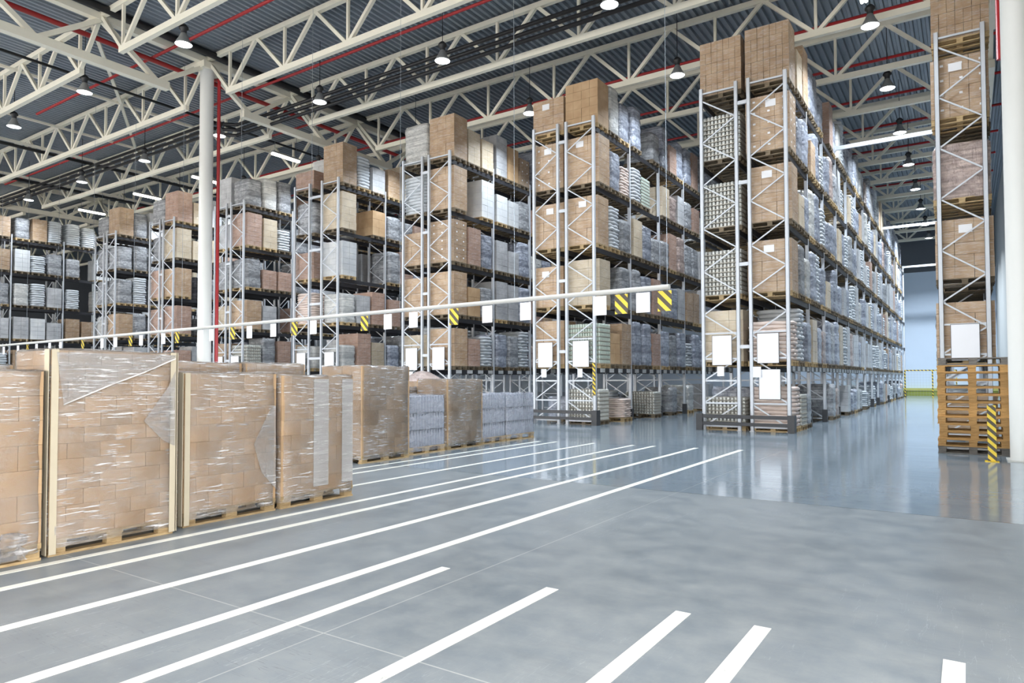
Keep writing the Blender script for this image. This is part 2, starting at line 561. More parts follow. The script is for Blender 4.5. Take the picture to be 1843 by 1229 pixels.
# ------------------------------------------------------------------ pipes under the roof
def pipe(name, label, cat, pts, r, mat, group=None):
    m = MB()
    for a, b in zip(pts, pts[1:]):
        m.tube(a, b, r, 10)
    return tag(obj(name, m, mat), label, cat, group)
pipe('red_pipe', 'thick red sprinkler main running along the tall column row under the roof', 'pipe', [(-25.55, -2, 13.6), (-25.55, 50, 13.6)], .09, 'pipe_red', 'red sprinkler pipes')
pipe('red_pipe', 'red riser pipe standing beside the tall round white column', 'pipe', [(-24.42, 15.6, 0), (-24.42, 15.6, 13.3), (-25.42, 15.6, 13.5)], .065, 'pipe_red', 'red sprinkler pipes')
pipe('red_pipe', 'red riser pipe beside the white column by the pallet stack', 'pipe', [(.62, 15.6, 7.5), (.62, 15.6, 13.8)], .05, 'pipe_red', 'red sprinkler pipes')
for i in range(2, 12):
    y = YG - 1.6 + SP * (i - 2)
    pipe('red_pipe', f'thin red sprinkler branch, {nth(i)} from the dock, over the open aisle bay', 'pipe', [(-25.5, y, 13.72), (1.5, y, 13.72)], .055, 'pipe_red', 'red sprinkler pipes')
    if i < 9:
        pipe('red_pipe', f'thin red sprinkler branch, {nth(i)} from the dock, beyond the tall column', 'pipe', [(-35.5 if i == 2 else -50, y, 13.72), (-25.6, y, 13.72)], .055, 'pipe_red', 'red sprinkler pipes')
pipe('black_conduit', 'single thin black conduit running along the hall beyond the tall column', 'conduit', [(-28.0, 2, 13.05), (-28.0, 40, 13.05)], .05, 'pipe_black', 'black conduits')
pipe('black_conduit', 'thick black duct running beside the girder over the tall column', 'conduit', [(-23.95, -1, 13.95), (-23.95, 40, 13.95)], .13, 'pipe_black', 'black conduits')
for i, (dy, dz) in enumerate(((0, 0), (.0, -.24), (.0, -.48))):
    y = 17.3 + dy
    pipe('black_conduit', f'long black conduit crossing the hall below the trusses, {nth(i)} from the top of three', 'conduit',
         [(-60, y, 12.8 + dz), (-27.6, y, 12.8 + dz), (-26.9, y + .75, 12.8 + dz), (-6.2, y + .75, 12.8 + dz)], .07, 'pipe_black', 'black conduits')
for i, x in enumerate((-38.9, -45.3)):
    pipe('black_conduit', f'black conduit hung under a cream tie, {nth(i)} line beyond the tall column', 'conduit', [(x, 8, 13.02), (x, 34, 13.02)], .08, 'pipe_black', 'black conduits')
    tag(obj('roof_strut', MB().bar((x + .12, 8, 13.18), (x + .12, 34, 13.18), .14, .12), 'truss_paint'), f'long cream tie with a black conduit under it, {nth(i)} line beyond the tall column', 'strut', 'roof ties')

# ------------------------------------------------------------------ lamps
AISLES = [(-2.2, 'the open aisle'), (-8.1, 'the second aisle'), (-14.1, 'the third aisle'), (-20.05, 'the fourth aisle'), (-26.4, 'the fifth aisle'),
          (-32.4, 'the sixth aisle'), (-38.6, 'the seventh aisle'), (-45.0, 'the last aisle')]
LROW = [11.6, 16.9, 22.2, 27.4, 32.7, 37.9, 43.1, 48.3, 53.6, 58.8]
lp = {
    'cable': MB().tube((0, 0, .62), (0, 0, 2.36), .012, 6).mesh('cable', ['lamp_black']),
    'ballast_housing': MB().lathe([(.0, .64), (.06, .64), (.1, .6), (.14, .55), (.14, .5), (.09, .46), (.085, .36), (.0, .36)], 16).mesh('ballast_housing', ['lamp_black']),
    'reflector': MB().lathe([(.07, .37), (.1, .32), (.15, .2), (.22, .08), (.255, 0), (.25, .0), (.06, .34)], 24).mesh('reflector', ['lamp_grey']),
    'diffuser': MB().lathe([(.0, -.015), (.1, -.012), (.2, .0), (.246, .015)], 24).mesh('diffuser', ['lamp_glow']),
}
def lamp_light(x, y, z, power, size=.44):
    ld = bpy.data.lights.new('lamp_light', 'AREA')
    ld.shape = 'DISK'
    ld.size = size
    ld.energy = power
    ld.spread = math.radians(125)
    ld.color = (.80, .90, 1.0)
    lo = bpy.data.objects.new('lamp_light', ld)
    COL.objects.link(lo)
    lo.location = (x, y, z - .03)
def highbay(x, y, z, label, power):
    t = thing('highbay_lamp', label, 'ceiling lamp', (x, y, z), 0, 'round high-bay lamps')
    for k, me in lp.items():
        put(k, me, t)
    lamp_light(x, y, z, power)
for ai, (x, nm) in enumerate(AISLES):
    for ri, y in enumerate(LROW):
        if ri == 0 and ai in (1, 2, 0):
            highbay(x, y, 11.9, f'round high-bay lamp over {nm}, first in its row from the dock', 210)
            continue
        if ai > 0 and ri > 2 and ri % 2 == 0:
            continue
        if ai > 2 and ri > 3:
            continue
        highbay(x, y, 11.85, f'round high-bay lamp hanging over {nm}, {nth(ri)} in its row from the dock', LAMP_POWER * (3.4 if ai == 0 and ri > 7 else 1.75 if ai == 0 and ri > 1 else .55 if ri == 1 else 1))
for x, nm in AISLES[:4]:
    for y, which in ((6.3, 'in front of'), (1.0, 'well before')):
        highbay(x, y, 11.9, f'round high-bay lamp {which} the first lamp over {nm}', NEAR_POWER)

def tube_lamp(x, y, z, label):
    t = thing('tube_lamp', label, 'tube light', (x, y, z), 0, 'long fluorescent tube lights')
    obj('housing', MB().box(-.09, -.76, .05, .09, .76, .13), 'lamp_grey', t)
    obj('tube', MB().tube((-.05, -.74, .0), (-.05, .74, .0), .045, 12), 'tube_glow', t)
    obj('tube', MB().tube((.05, -.74, .0), (.05, .74, .0), .045, 12), 'tube_glow', t)
    obj('wire', MB().tube((0, -.6, .13), (0, -.6, 2.36), .008, 6), 'wire_steel', t)
    obj('wire', MB().tube((0, .6, .13), (0, .6, 2.36), .008, 6), 'wire_steel', t)
for i, x in enumerate((-26.42, -32.85, -38.58, -45.0)):
    tube_lamp(x, 20.3, 11.85, f'glowing white tube light above the rack tops, {nth(i)} from the tall column going outward')
tube_lamp(-2.2, 20.1, 11.95, 'glowing tube light at the top edge over the open aisle')

# ------------------------------------------------------------------ pallets and loads
def pallet_mb(L=1.2, W=.8, nb=3):
    """EUR pallet centred on the origin, long side along x, base at z = 0"""
    m = MB()
    hx, hy = L / 2, W / 2
    for yc in (-hy + .05, 0, hy - .05):
        m.box(-hx, yc - .05, 0, hx, yc + .05, .022)
        for xc in (-hx + .0725, 0, hx - .0725):
            m.box(xc - .0655, yc - .04, .022, xc + .0655, yc + .04, .1)
    for xc in (-hx + .0725, 0, hx - .0725):
        m.box(xc - .0725, -hy, .1, xc + .0725, hy, .122)
    for yc, w in ((-hy + .0725, .145), (-hy * .46, .1), (0, .145), (hy * .46, .1), (hy - .0725, .145)):
        m.box(-hx, yc - w / 2, .122, hx, yc + w / 2, .144)
    return m
PALLET = pallet_mb().mesh('pallet', ['pallet_wood'])
PALLET_SHADED = pallet_mb().mesh('pallet', ['pallet_wood_aged'])
PH = .144
# all load meshes: 1.2 deep (x), .82 wide (y), base at z = PH
def carton_stack(nx, ny, nz, h, seed, mat='carton_film', spots=0, bulge=.004):
    r = random.Random(seed)
    m = MB()
    X, Y = 1.2, .82
    dx, dy, dz = X / nx, Y / ny, h / nz
    for k in range(nz):
        ax, ay = (nx, ny) if k % 2 == 0 or nx == ny else (nx, ny)
        for i in range(ax):
            for j in range(ay):
                if 0 < i < ax - 1 and 0 < j < ay - 1 and k < nz - 1:
                    continue
                g = .003
                ox, oy = r.uniform(-bulge, bulge), r.uniform(-bulge, bulge)
                x0, y0, z0 = -X / 2 + i * dx + ox, -Y / 2 + j * dy + oy, PH + k * dz
                m.box(x0 + g, y0 + g, z0 + .002, x0 + dx - g, y0 + dy - g, z0 + dz - .004)
                if spots and i % spots == 0:
                    w, hh = .07, .055
                    xc, zc = x0 + dx * .6, z0 + dz * .55
                    m.box(xc - w / 2, y0 - .002 + g, zc - hh / 2, xc + w / 2, y0 + g, zc + hh / 2, 1)
                if spots and j % spots == 0 and i == ax - 1:
                    yc, zc = y0 + dy * .5, z0 + dz * .55
                    m.box(x0 + dx - g, yc - .035, zc - .028, x0 + dx - g + .002, yc + .035, zc + .028, 1)
    return m.mesh('cartons', [mat, 'paper_white'])

def bundle(h, seed, mat, layers=0, amp=.014, X=1.2, Y=.82):
    """film-wrapped load: a soft-edged block, dented, with bulging layers"""
    r = random.Random(seed)
    m = MB()
    nz = max(12, int(h / .07))
    nu = 36
    ph = [r.uniform(0, 6.28) for _ in range(8)]
    def ring(z, grow):
        pts = []
        for i in range(nu):
            t = 2 * math.pi * i / nu
            c, s = math.cos(t), math.sin(t)
            k = (abs(c) ** 9 + abs(s) ** 9) ** (-1 / 9)
            d = amp * (math.sin(5 * t + ph[0] + z * 4) * .5 + math.sin(11 * t + ph[1] - z * 9) * .35 + math.sin(z * 23 + ph[2] + 3 * t) * .4) + r.uniform(-amp, amp) * .25
            pts.append(((X / 2 + grow + d) * c * k, (Y / 2 + grow + d) * s * k, z))
        return pts
    b = len(m.v)
    zs = []
    for k in range(nz + 1):
        z = PH - .02 + (h + .02) * k / nz
        g = 0
        if layers:
            u = ((z - PH) / h * layers) % 1
            g = .018 * (math.sin(math.pi * min(max(u, 0), 1)) ** .5 - 1)
        if k == nz:
            g -= .03
        m.v += ring(z, g)
        zs.append(z)
    for k in range(nz):
        for i in range(nu):
            j = (i + 1) % nu
            m.f.append((b + k * nu + i, b + k * nu + j, b + (k + 1) * nu + j, b + (k + 1) * nu + i)); m.mi.append(0); m.sm.append(True)
    m.f.append(tuple(b + nz * nu + i for i in range(nu))); m.mi.append(0); m.sm.append(False)
    return m.mesh('film_bundle', [mat])

def can_layers(h, seed, mat='can_tin', rad=.05, lh=.13, tray=.02):
    """trays of cans or jars: only the outer rows of each layer are built"""
    m = MB()
    X, Y = 1.2, .82
    n = max(1, int(round(h / lh)))
    dz = h / n
    nx, ny = int(X / (2 * rad)), int(Y / (2 * rad))
    for k in range(n):
        z = PH + k * dz
        m.box(-X / 2, -Y / 2, z, X / 2, Y / 2, z + tray, 1)
        m.box(-X / 2 + 2.2 * rad, -Y / 2 + 2.2 * rad, z, X / 2 - 2.2 * rad, Y / 2 - 2.2 * rad, z + dz, 1)
        for i in range(nx):
            for j in range(ny):
                if 0 < i < nx - 1 and 0 < j < ny - 1:
                    continue
                cx, cy = -X / 2 + (i + .5) * X / nx, -Y / 2 + (j + .5) * Y / ny
                m.lathe([(rad * .8, z + tray), (rad * .98, z + tray + .02), (rad * .98, z + dz - .03), (rad * .7, z + dz - .008), (0, z + dz - .006)], 8, 0, (cx, cy))
    return m.mesh('can_trays', [mat, 'tray_board'])

def sack_layers(h, seed, mat='sack_paper', lh=.1):
    r = random.Random(seed)
    m = MB()
    n = int(round(h / lh))
    dz = h / n
    seg = 28
    for k in range(n):
        z0 = PH + k * dz
        ox, oy = r.uniform(-.015, .015), r.uniform(-.012, .012)
        b = len(m.v)
        prof = [(-.05, 0.0), (-.012, .2), (0, .5), (-.012, .8), (-.05, 1.0)]
        for g, u in prof:
            for i in range(seg):
                t = 2 * math.pi * i / seg
                c, s = math.cos(t), math.sin(t)
                q = (abs(c) ** 8 + abs(s) ** 8) ** (-1 / 8)
                w = .012 * math.sin(6 * t + k * 2.1)
                m.v.append((ox + (.6 + g + w) * c * q, oy + (.405 + g + w) * s * q, z0 + dz * u + .006 * math.sin(5 * t + k)))
        for a in range(len(prof) - 1):
            for i in range(seg):
                j = (i + 1) % seg
                m.f.append((b + a * seg + i, b + a * seg + j, b + (a + 1) * seg + j, b + (a + 1) * seg + i)); m.mi.append(0); m.sm.append(True)
        m.f.append(tuple(b + 4 * seg + i for i in range(seg))); m.mi.append(0); m.sm.append(True)
    return m.mesh('sacks', [mat])

# kind -> (thing name, category, part name, [(mesh, height over the pallet)], words)
LOADS = {}
def reg(key, name, cat, part, words, meshes):
    LOADS[key] = (name, cat, part, words, meshes)
H = (1.05, 1.3, 1.5, 1.62)
reg('brown', 'carton_load', 'carton load', 'cartons', 'brown carton load', [(carton_stack(3, 2, n, h, 10 + i), h) for i, (h, n) in enumerate(zip(H, (4, 5, 5, 6)))])
reg('bare', 'carton_load', 'carton load', 'cartons', 'plain brown carton load', [(carton_stack(4, 2, n, h, 20 + i, 'carton_bare'), h) for i, (h, n) in enumerate(zip(H, (3, 4, 5, 7)))])
reg('tan', 'carton_load', 'carton load', 'cartons', 'pale tan carton load', [(carton_stack(3, 2, n, h, 30 + i, 'carton_pale'), h) for i, (h, n) in enumerate(zip(H, (3, 4, 5, 5)))])
reg('small', 'carton_load', 'carton load', 'cartons', 'brown small-carton load', [(carton_stack(7, 4, n, h, 25 + i, 'carton_film', 0, .003), h) for i, (h, n) in enumerate(zip(H, (4, 4, 5, 5)))])
reg('rosy', 'carton_load', 'carton load', 'cartons', 'reddish brown carton load', [(carton_stack(3, 2, n, h, 40 + i, 'carton_rosy'), h) for i, (h, n) in enumerate(zip(H, (5, 6, 7, 8)))])
reg('dots', 'carton_load', 'carton load', 'cartons', 'labelled brown carton load', [(carton_stack(3, 2, n, h, 50 + i, 'carton_film', 1), h) for i, (h, n) in enumerate(zip(H, (3, 4, 4, 5)))])
reg('whitec', 'pale_carton_load', 'carton load', 'cartons', 'white carton load', [(carton_stack(3, 2, n, h, 60 + i, 'carton_white'), h) for i, (h, n) in enumerate(zip(H, (4, 5, 6, 6)))])
reg('greyc', 'pale_carton_load', 'carton load', 'cartons', 'grey carton load', [(carton_stack(3, 2, n, h, 70 + i, 'carton_grey'), h) for i, (h, n) in enumerate(zip(H, (4, 5, 6, 6)))])
reg('grey', 'film_wrapped_load', 'wrapped load', 'film_bundle', 'grey film-wrapped load', [(bundle(h, 80 + i, 'film_grey', n), h) for i, (h, n) in enumerate(zip(H, (4, 5, 6, 0)))])
reg('blue', 'film_wrapped_load', 'wrapped load', 'film_bundle', 'silvery film-wrapped load', [(bundle(h, 90 + i, 'film_bluish', n), h) for i, (h, n) in enumerate(zip(H, (4, 0, 5, 6)))])
reg('pale', 'film_wrapped_load', 'wrapped load', 'film_bundle', 'pale film-wrapped load', [(bundle(h, 100 + i, 'film_pale', n), h) for i, (h, n) in enumerate(zip(H, (4, 5, 5, 0)))])
reg('rose', 'film_wrapped_load', 'wrapped load', 'film_bundle', 'pinkish film-wrapped load', [(bundle(h, 110 + i, 'film_rosy', n), h) for i, (h, n) in enumerate(zip(H, (6, 7, 8, 9)))])
reg('cans', 'can_load', 'can load', 'can_trays', 'tin can load', [(can_layers(h, 120, 'can_tin'), h) for h in (1.05, 1.3)])
reg('jars', 'jar_load', 'jar load', 'jar_trays', 'greenish jar load', [(can_layers(h, 121, 'jar_glass', .045, .15), h) for h in (1.3,)])
reg('sacks', 'sack_load', 'sack load', 'sacks', 'flat cream sack load', [(sack_layers(h, 130 + i), h) for i, h in enumerate((1.05, 1.3))])
reg('greysacks', 'sack_load', 'sack load', 'sacks', 'flat grey pack load', [(sack_layers(h, 140 + i, 'sack_grey', .13), h) for i, h in enumerate((1.05, 1.3, 1.5))])
SHEET = MB().box(-.14, -.004, 0, .14, 0, .2).mesh('label_sheet', ['paper_white'])

def load(kind, x, y, z, height, label, group, scale_y=1.0, sheet=False, yaw=0.0, depth=1.0, shaded=False):
    name, cat, part, words, meshes = LOADS[kind]
    me, h = min(meshes, key=lambda q: abs(q[1] - (height - PH)))
    k = (height - PH) / h
    t = thing(name, f'{words}, {label}', cat, (x, y, z), yaw, group)
    put('pallet', PALLET_SHADED if shaded else PALLET, t, scale=(1, scale_y, 1))
    put(part, me, t, (0, 0, PH * (1 - k)), 0, (depth, scale_y, k))
    if sheet:
        put('label_sheet', SHEET, t, (RNG.uniform(-.1, .2), -.425 * scale_y, height - .35))
    return t

# ------------------------------------------------------------------ racks
YF, BAY = 19.5, 2.75
LEVELS = [1.83, 3.76, 5.74, 7.74, 9.68]
POST_TOP = 10.0
def post_mesh(top):
    m = MB()
    m.box(-.05, -.035, 0, .05, -.027, top).box(-.05, -.035, 0, -.042, .035, top).box(.042, -.035, 0, .05, .035, top)
    m.box(-.05, .027, 0, -.025, .035, top).box(.025, .027, 0, .05, .035, top)
    m.box(-.07, -.06, 0, .07, .06, .01)
    return m.mesh('post', ['rack_paint'])
POST = post_mesh(POST_TOP)
POST_CUT = post_mesh(9.3)
FOOT = MB().box(-.075, -.075, 0, .075, -.045, .42).box(.055, -.045, 0, .085, .075, .42).mesh('foot_guard', ['guard_paint'])
FOOT_L = MB().box(-.075, -.075, 0, .075, -.045, .42).box(-.085, -.045, 0, -.055, .075, .42).mesh('foot_guard', ['guard_paint'])
BRACES = {}
def brace_mesh(w, flip):
    key = (round(w, 2), flip)
    if key in BRACES:
        return BRACES[key]
    m = MB()
    a, b = (-w / 2 + .03, w / 2 - .03)
    if flip:
        a, b = b, a
    for z in (.12, .78, 1.42, 2.05, 2.78, 9.85):
        m.bar((a, 0, z), (b, 0, z), .03, .045)
    for z in (.14, .8, 1.44):
        m.bar((a, 0, z), (b, 0, z + .6), .025, .035)
    z, k = 2.08, 0
    while z < 9.2:
        p, q = ((a, b) if k % 2 == 0 else (b, a))
        m.bar((p, 0, z), (q, 0, z + .62), .025, .035)
        z += .63
        k += 1
    BRACES[key] = m.mesh('upright_frame', ['rack_paint'])
    return BRACES[key]
def beam_mesh(striped):
    m = MB()
    L = BAY - .1
    m.box(-.025, .05, -.15, .025, .05 + L, 0)
    m.box(-.03, .036, -.17, .04, .05, .05).box(-.03, .05 + L, -.17, .04, .064 + L, .05)
    if striped:
        y = .35
        while y < L - .2:
            m.box(.025, y, -.14, .029, y + .34, -.01, 1)
            y += .68
    return m.mesh('beam', ['beam_paint', 'beam_white'])
BEAM, BEAM_S = beam_mesh(False), beam_mesh(True)
SPACER = MB()

RACKS = []   # key, posts (x of the four posts or two), first frame index, number of bays, words
RK = [
    ('A', (-6.40, -5.39, -5.04, -4.05), 0, 15, 'first rack block left of the aisle'),
    ('B', (-12.22, -11.28, -10.96, -9.95), 0, 5, 'second rack block left of the aisle'),
    ('C', (-18.24, -17.26, -16.93, -15.92), 0, 4, 'third rack block left of the aisle'),
    ('D', (-24.72, -23.74, -22.95, -21.94), 0, 4, 'fourth rack block left of the aisle'),
    ('E', (-30.72, -29.78, -29.42, -28.43), 0, 4, 'fifth rack block left of the aisle'),
    ('F', (-36.70, -35.72, -35.40, -34.40), 0, 3, 'sixth rack block left of the aisle'),
    ('G', (-42.72, -41.72, -41.38, -40.38), 0, 3, 'seventh rack block left of the aisle'),
    ('H', (-48.7, -47.7, -47.4, -46.4), -2, 5, 'eighth rack block left of the aisle'),
    ('R', (-.5, .45), 0, 5, 'single rack by the wall'),
]
def rack(key, xs, n0, nb, words):
    yf = YF if key != 'H' else 19.35
    base = (xs[0] + xs[-1]) / 2
    t = thing('pallet_rack', f'tall light grey pallet rack with dark beams, the {words}', 'pallet rack', (base, yf, 0), 0, 'pallet racks')
    rows = [xs] if len(xs) == 2 else [xs[:2], xs[2:]]
    for ri, (xa, xb) in enumerate(rows):
        aisle = ri == len(rows) - 1 and key != 'R'        # the row that faces the aisle to its right
        bays = nb if (aisle or key in 'RH') else min(nb, 3)
        if key == 'A' and not aisle:
            bays = 4
        w = xb - xa
        for i in range(bays + 1):
            y = (n0 + i) * BAY
            f = put('upright_frame', brace_mesh(w, ri == 1), t, ((xa + xb) / 2 - base, y, 0))
            me = POST
            put('post', me, f, (-w / 2, 0, 0))
            put('post', me, f, (w / 2, 0, 0))
            if i > 0:
                put('foot_guard', FOOT if aisle else FOOT_L, f, ((w / 2) if aisle else (-w / 2), 0, 0))
        for i in range(bays):
            y = (n0 + i) * BAY
            for li, z in enumerate(LEVELS):
                for xx, front in ((xb, aisle), (xa, not aisle)):
                    if (front and aisle) or i < (3 if key in 'BCDR' else 2 if aisle else 1):
                        put('beam', BEAM_S if (li == 0 and front) else BEAM, t, (xx - base, y, z))
    if len(rows) == 2:
        for z in (2.38, 4.72, 7.05, 9.35):
            m = MB().box(xs[1] - base + .05, -.03, z - .05, xs[2] - base - .05, .03, z + .05)
            obj('row_spacer', m, 'rack_paint', t)
    return t
for r in RK:
    rack(*r)

# ------------------------------------------------------------------ what stands on the racks
LV = ['floor level', 'first shelf', 'second shelf', 'third shelf', 'fourth shelf', 'top shelf']
ZL = [0.0] + LEVELS
# the end loads that face the viewer: (kind, height) from the floor level up; None = empty place
FRONT = {
    'A_in': [('cans', .95), ('tan', 1.62), ('cans', 1.45), ('cans', 1.45), ('cans', 1.45), ('small', 1.72)],
    'A_out': [('sacks', 1.25), ('sacks', 1.25), ('brown', 1.6), ('brown', 1.72), ('dots', 1.72), ('small', 1.78)],
    'B_in': [None, ('brown', 1.6), ('brown', 1.5), ('brown', 1.65), ('dots', 1.7), ('brown', 1.3)],
    'B_out': [('cans', 1.15), ('jars', 1.45), ('tan', 1.62), ('brown', 1.72), ('brown', 1.72), ('bare', 1.6)],
    'C_in': [None, ('tan', 1.35), ('brown', 1.62), ('brown', 1.4), ('greysacks', 1.62), ('pale', 1.7)],
    'C_out': [None, ('brown', 1.55), ('brown', 1.75), ('dots', 1.72), ('brown', 1.75), ('brown', 1.75)],
    'D_in': [None, ('pale', 1.1), ('sacks', 1.5), ('rosy', 1.3), ('grey', 1.5), ('rosy', .95)],
    'D_out': [None, ('pale', 1.1), ('pale', 1.35), ('whitec', 1.6), ('tan', 1.7), ('brown', 1.85)],
    'E_in': [None, ('brown', 1.4), ('tan', 1.3), ('grey', 1.5), ('greyc', 1.3), ('greyc', 1.65)],
    'E_out': [None, ('cans', 1.3), ('brown', 1.5), ('grey', 1.5), ('rosy', 1.7), ('grey', 1.4)],
    'F_in': [None, ('brown', 1.2), ('rosy', 1.5), ('rosy', 1.6), ('grey', 1.4), ('grey', 1.5)],
    'F_out': [None, ('rosy', 1.2), ('rosy', 1.6), ('brown', 1.6), ('tan', 1.7), ('rosy', 1.72)],
    'G_in': [None, ('grey', 1.2), ('pale', 1.4), ('grey', 1.5), ('grey', 1.4), ('grey', 1.35)],
    'G_out': [None, ('rosy', 1.2), ('brown', 1.5), ('grey', 1.5), ('grey', 1.4), ('brown', 1.7)],
    'R': [('brown', 1.1), ('brown', 1.5), ('brown', 1.6), ('rose', 1.5), ('dots', 1.62), ('small', 1.85)],
}
# what follows behind on the aisle faces, level by level for the near bays (kinds by first letters), else drawn at random
SIDE = {
    'A': [['cans', 'grey', None, 'brown', 'greysacks', 'blue'], ['greysacks', 'blue', 'tan', 'blue', 'rose', 'blue', 'grey', 'blue'], ['grey', 'pale', 'blue', 'greysacks', 'blue', 'tan', 'blue'],
          ['tan', 'blue', 'pale', 'blue', 'greysacks', 'blue', 'blue'], ['blue', 'blue', 'brown', 'blue', 'greysacks', 'blue'], ['tan', 'brown', 'blue', 'blue', 'blue', None, 'rosy']],
    'B': [['cans', 'sacks', 'bare', 'cans', 'cans', None], ['bare', 'brown', 'blue', 'blue', 'rosy', 'blue', 'grey'], ['tan', 'grey', 'grey', 'blue', 'rosy', 'grey', 'blue'],
          ['greysacks', 'grey', 'tan', 'blue', 'grey', 'grey', 'rosy'], ['blue', 'sacks', 'greysacks', 'jars', 'blue', 'tan', 'rose'], ['pale', 'blue', 'blue', 'rosy', 'grey', 'blue', 'rosy', 'blue']],
    'C': [[None, 'brown', None], ['rosy', 'greysacks', 'blue', 'grey'], ['bare', 'grey', 'greyc', 'greyc', 'blue'], ['rosy', 'blue', 'greyc', 'greyc', 'blue'], [None, 'whitec', 'whitec', 'whitec', 'grey', 'rosy'], ['tan', 'tan', 'greyc', 'bare', 'dots', 'blue']],
    'D': [[None], ['rosy', 'tan', 'blue', 'grey'], ['greyc', 'rosy', 'rosy', 'blue', 'grey'], ['greyc', 'greyc', 'grey', 'rosy'], [None, 'bare', 'grey', 'grey'], ['greysacks', 'greyc', 'brown', 'tan']],
    'E': [[None], ['grey', 'rosy', 'brown'], ['greyc', 'grey', 'rosy'], ['rosy', 'rosy', 'grey'], ['tan', 'greysacks', 'grey'], ['pale', 'grey', 'greyc', 'rosy']],
    'F': [[None], ['greyc', 'grey'], ['rosy', 'grey', 'greyc'], ['grey', 'grey', 'tan'], ['tan', 'tan', 'rosy'], ['tan', 'greyc', 'pale']],
    'G': [[None], ['greyc', 'grey'], ['grey', 'grey', 'rosy'], ['greysacks', 'grey', 'pale'], ['grey', 'grey', 'greysacks'], ['grey', 'greyc', 'greyc']],
}
POOL = ['blue'] * 6 + ['grey'] * 3 + ['pale', 'rose', 'tan', 'brown', 'rosy'] + ['greysacks'] * 4 + ['greyc'] * 4
SLOT = .868
# how many places of each shelf, floor to top, can be seen from the viewer's side
SHOWN = {
    'A in': (9, 4, 7, 5, 3, 3), 'A out': (42, 42, 41, 42, 42, 42), 'B in': (6, 2, 6, 3, 2, 3), 'B out': (14, 12, 15, 14, 15, 14),
    'C in': (0, 4, 1, 5, 3, 1), 'C out': (3, 8, 12, 9, 8, 9), 'D in': (0, 5, 1, 5, 6, 5), 'D out': (0, 5, 8, 7, 6, 6),
    'E in': (0, 5, 2, 3, 5, 4), 'E out': (4, 4, 7, 9, 6, 5), 'F in': (0, 1, 3, 3, 3, 3), 'F out': (0, 3, 6, 6, 6, 4),
    'G in': (0, 3, 1, 1, 2, 2), 'G out': (3, 4, 5, 6, 6, 5), 'H out': (12, 9, 14, 12, 10, 12), 'R R': (5, 7, 6, 4, 4, 2),
}
for key, xs, n0, nb, words in RK:
    yf = YF if key != 'H' else 19.35
    rows = [('R', xs)] if key == 'R' else [('in', xs[:2]), ('out', xs[2:])]
    for rn, (xa, xb) in rows:
        xc = (xa + xb) / 2
        fk = FRONT.get(key if key == 'R' else f'{key}_{rn}')
        aisle = rn == 'out'
        side = SIDE.get(key) if aisle else None
        if key == 'A':
            nbays = 14 if aisle else 3
        elif key == 'H':
            nbays = 5 if aisle else 0
        elif key == 'R':
            nbays = 3
        else:
            nbays = {'B': 5, 'C': 4, 'D': 3, 'E': 3, 'F': 2, 'G': 2}[key] if aisle else 2
        for li, z in enumerate(ZL):
            idx = 0
            for b in range(nbays):
                for s in range(3):
                    y = yf + (n0 + b) * BAY + .105 + SLOT * (s + .5)
                    gap = (LEVELS[li] - z if li < 5 else 2.3) - .2
                    i = b * 3 + s
                    rng = random.Random(f'{key} {rn} {li} {i}')
                    sheet = False
                    if i == 0 and fk:
                        if fk[li] is None:
                            continue
                        kind, h = fk[li]
                        sheet = kind in ('brown', 'dots') and li > 1 and key in 'ABR'
                    else:
                        kind = None
                        if side and i - 1 < len(side[li]):
                            kind = side[li][i - 1]
                            if kind is None:
                                continue
                        elif key == 'H':
                            kind = rng.choice(['pale', 'pale', 'pale', 'grey', 'greyc', 'greyc', 'whitec', 'greysacks', 'greysacks', 'brown'])
                        else:
                            kind = rng.choice(POOL)
                        if rng.random() < .05:
                            continue
                        if li == 0 and (rng.random() < .35 or key in 'CDEFG' and rng.random() < .4):
                            continue
                        h = rng.uniform(1.05, 1.7) if li else rng.uniform(.7, 1.3)
                        if li == 5:
                            h = rng.uniform(1.2, 1.9)
                        if key == 'H':
                            h = rng.uniform(1.15, 1.5) if li else rng.uniform(.8, 1.2)
                    if i >= SHOWN.get(f'{key} {rn}', (0,) * 6)[li]:
                        continue
                    h = min(h, gap)
                    where = words.replace(' left of the aisle', ' from aisle') if key != 'R' else words
                    row = '' if key == 'R' or aisle else 'inner row, '
                    lab = f'{row}{nth(i)} along, {LV[li]}, {where}'
                    load(kind, xc + rng.uniform(-.03, .03), y + rng.uniform(-.015, .015), z, h, lab, f'loads on the {words}', .88 if li == 0 else .93 if i else .97, sheet, 0.0, shaded=random.Random(f'{li} {key} {i}').random() < (.35 if i == 0 else .75))

# dark end rails of the two nearest blocks
for key, xa, xb, words in (('A', -6.48, -3.97, 'first'), ('B', -12.3, -9.87, 'second')):
    t = thing('rack_end_guard', f'low dark double rail guarding the end of the {words} rack block', 'guard rail', ((xa + xb) / 2, YF - .18, 0), 0, 'guard rails at the rack ends')
    w = (xb - xa) / 2
    obj('rail', MB().box(-w, -.03, .36, w, .03, .46), 'guard_paint', t)
    obj('rail', MB().box(-w, -.03, .16, w, .03, .25), 'guard_paint', t)
    for s in (-1, 1):
        obj('corner_post', MB().box(s * w - .09, -.05, 0, s * w + .09, .04, .48).box(s * w + (.05 if s > 0 else -.09), .04, 0, s * w + (.09 if s > 0 else -.05), .22, .48), 'guard_paint', t)

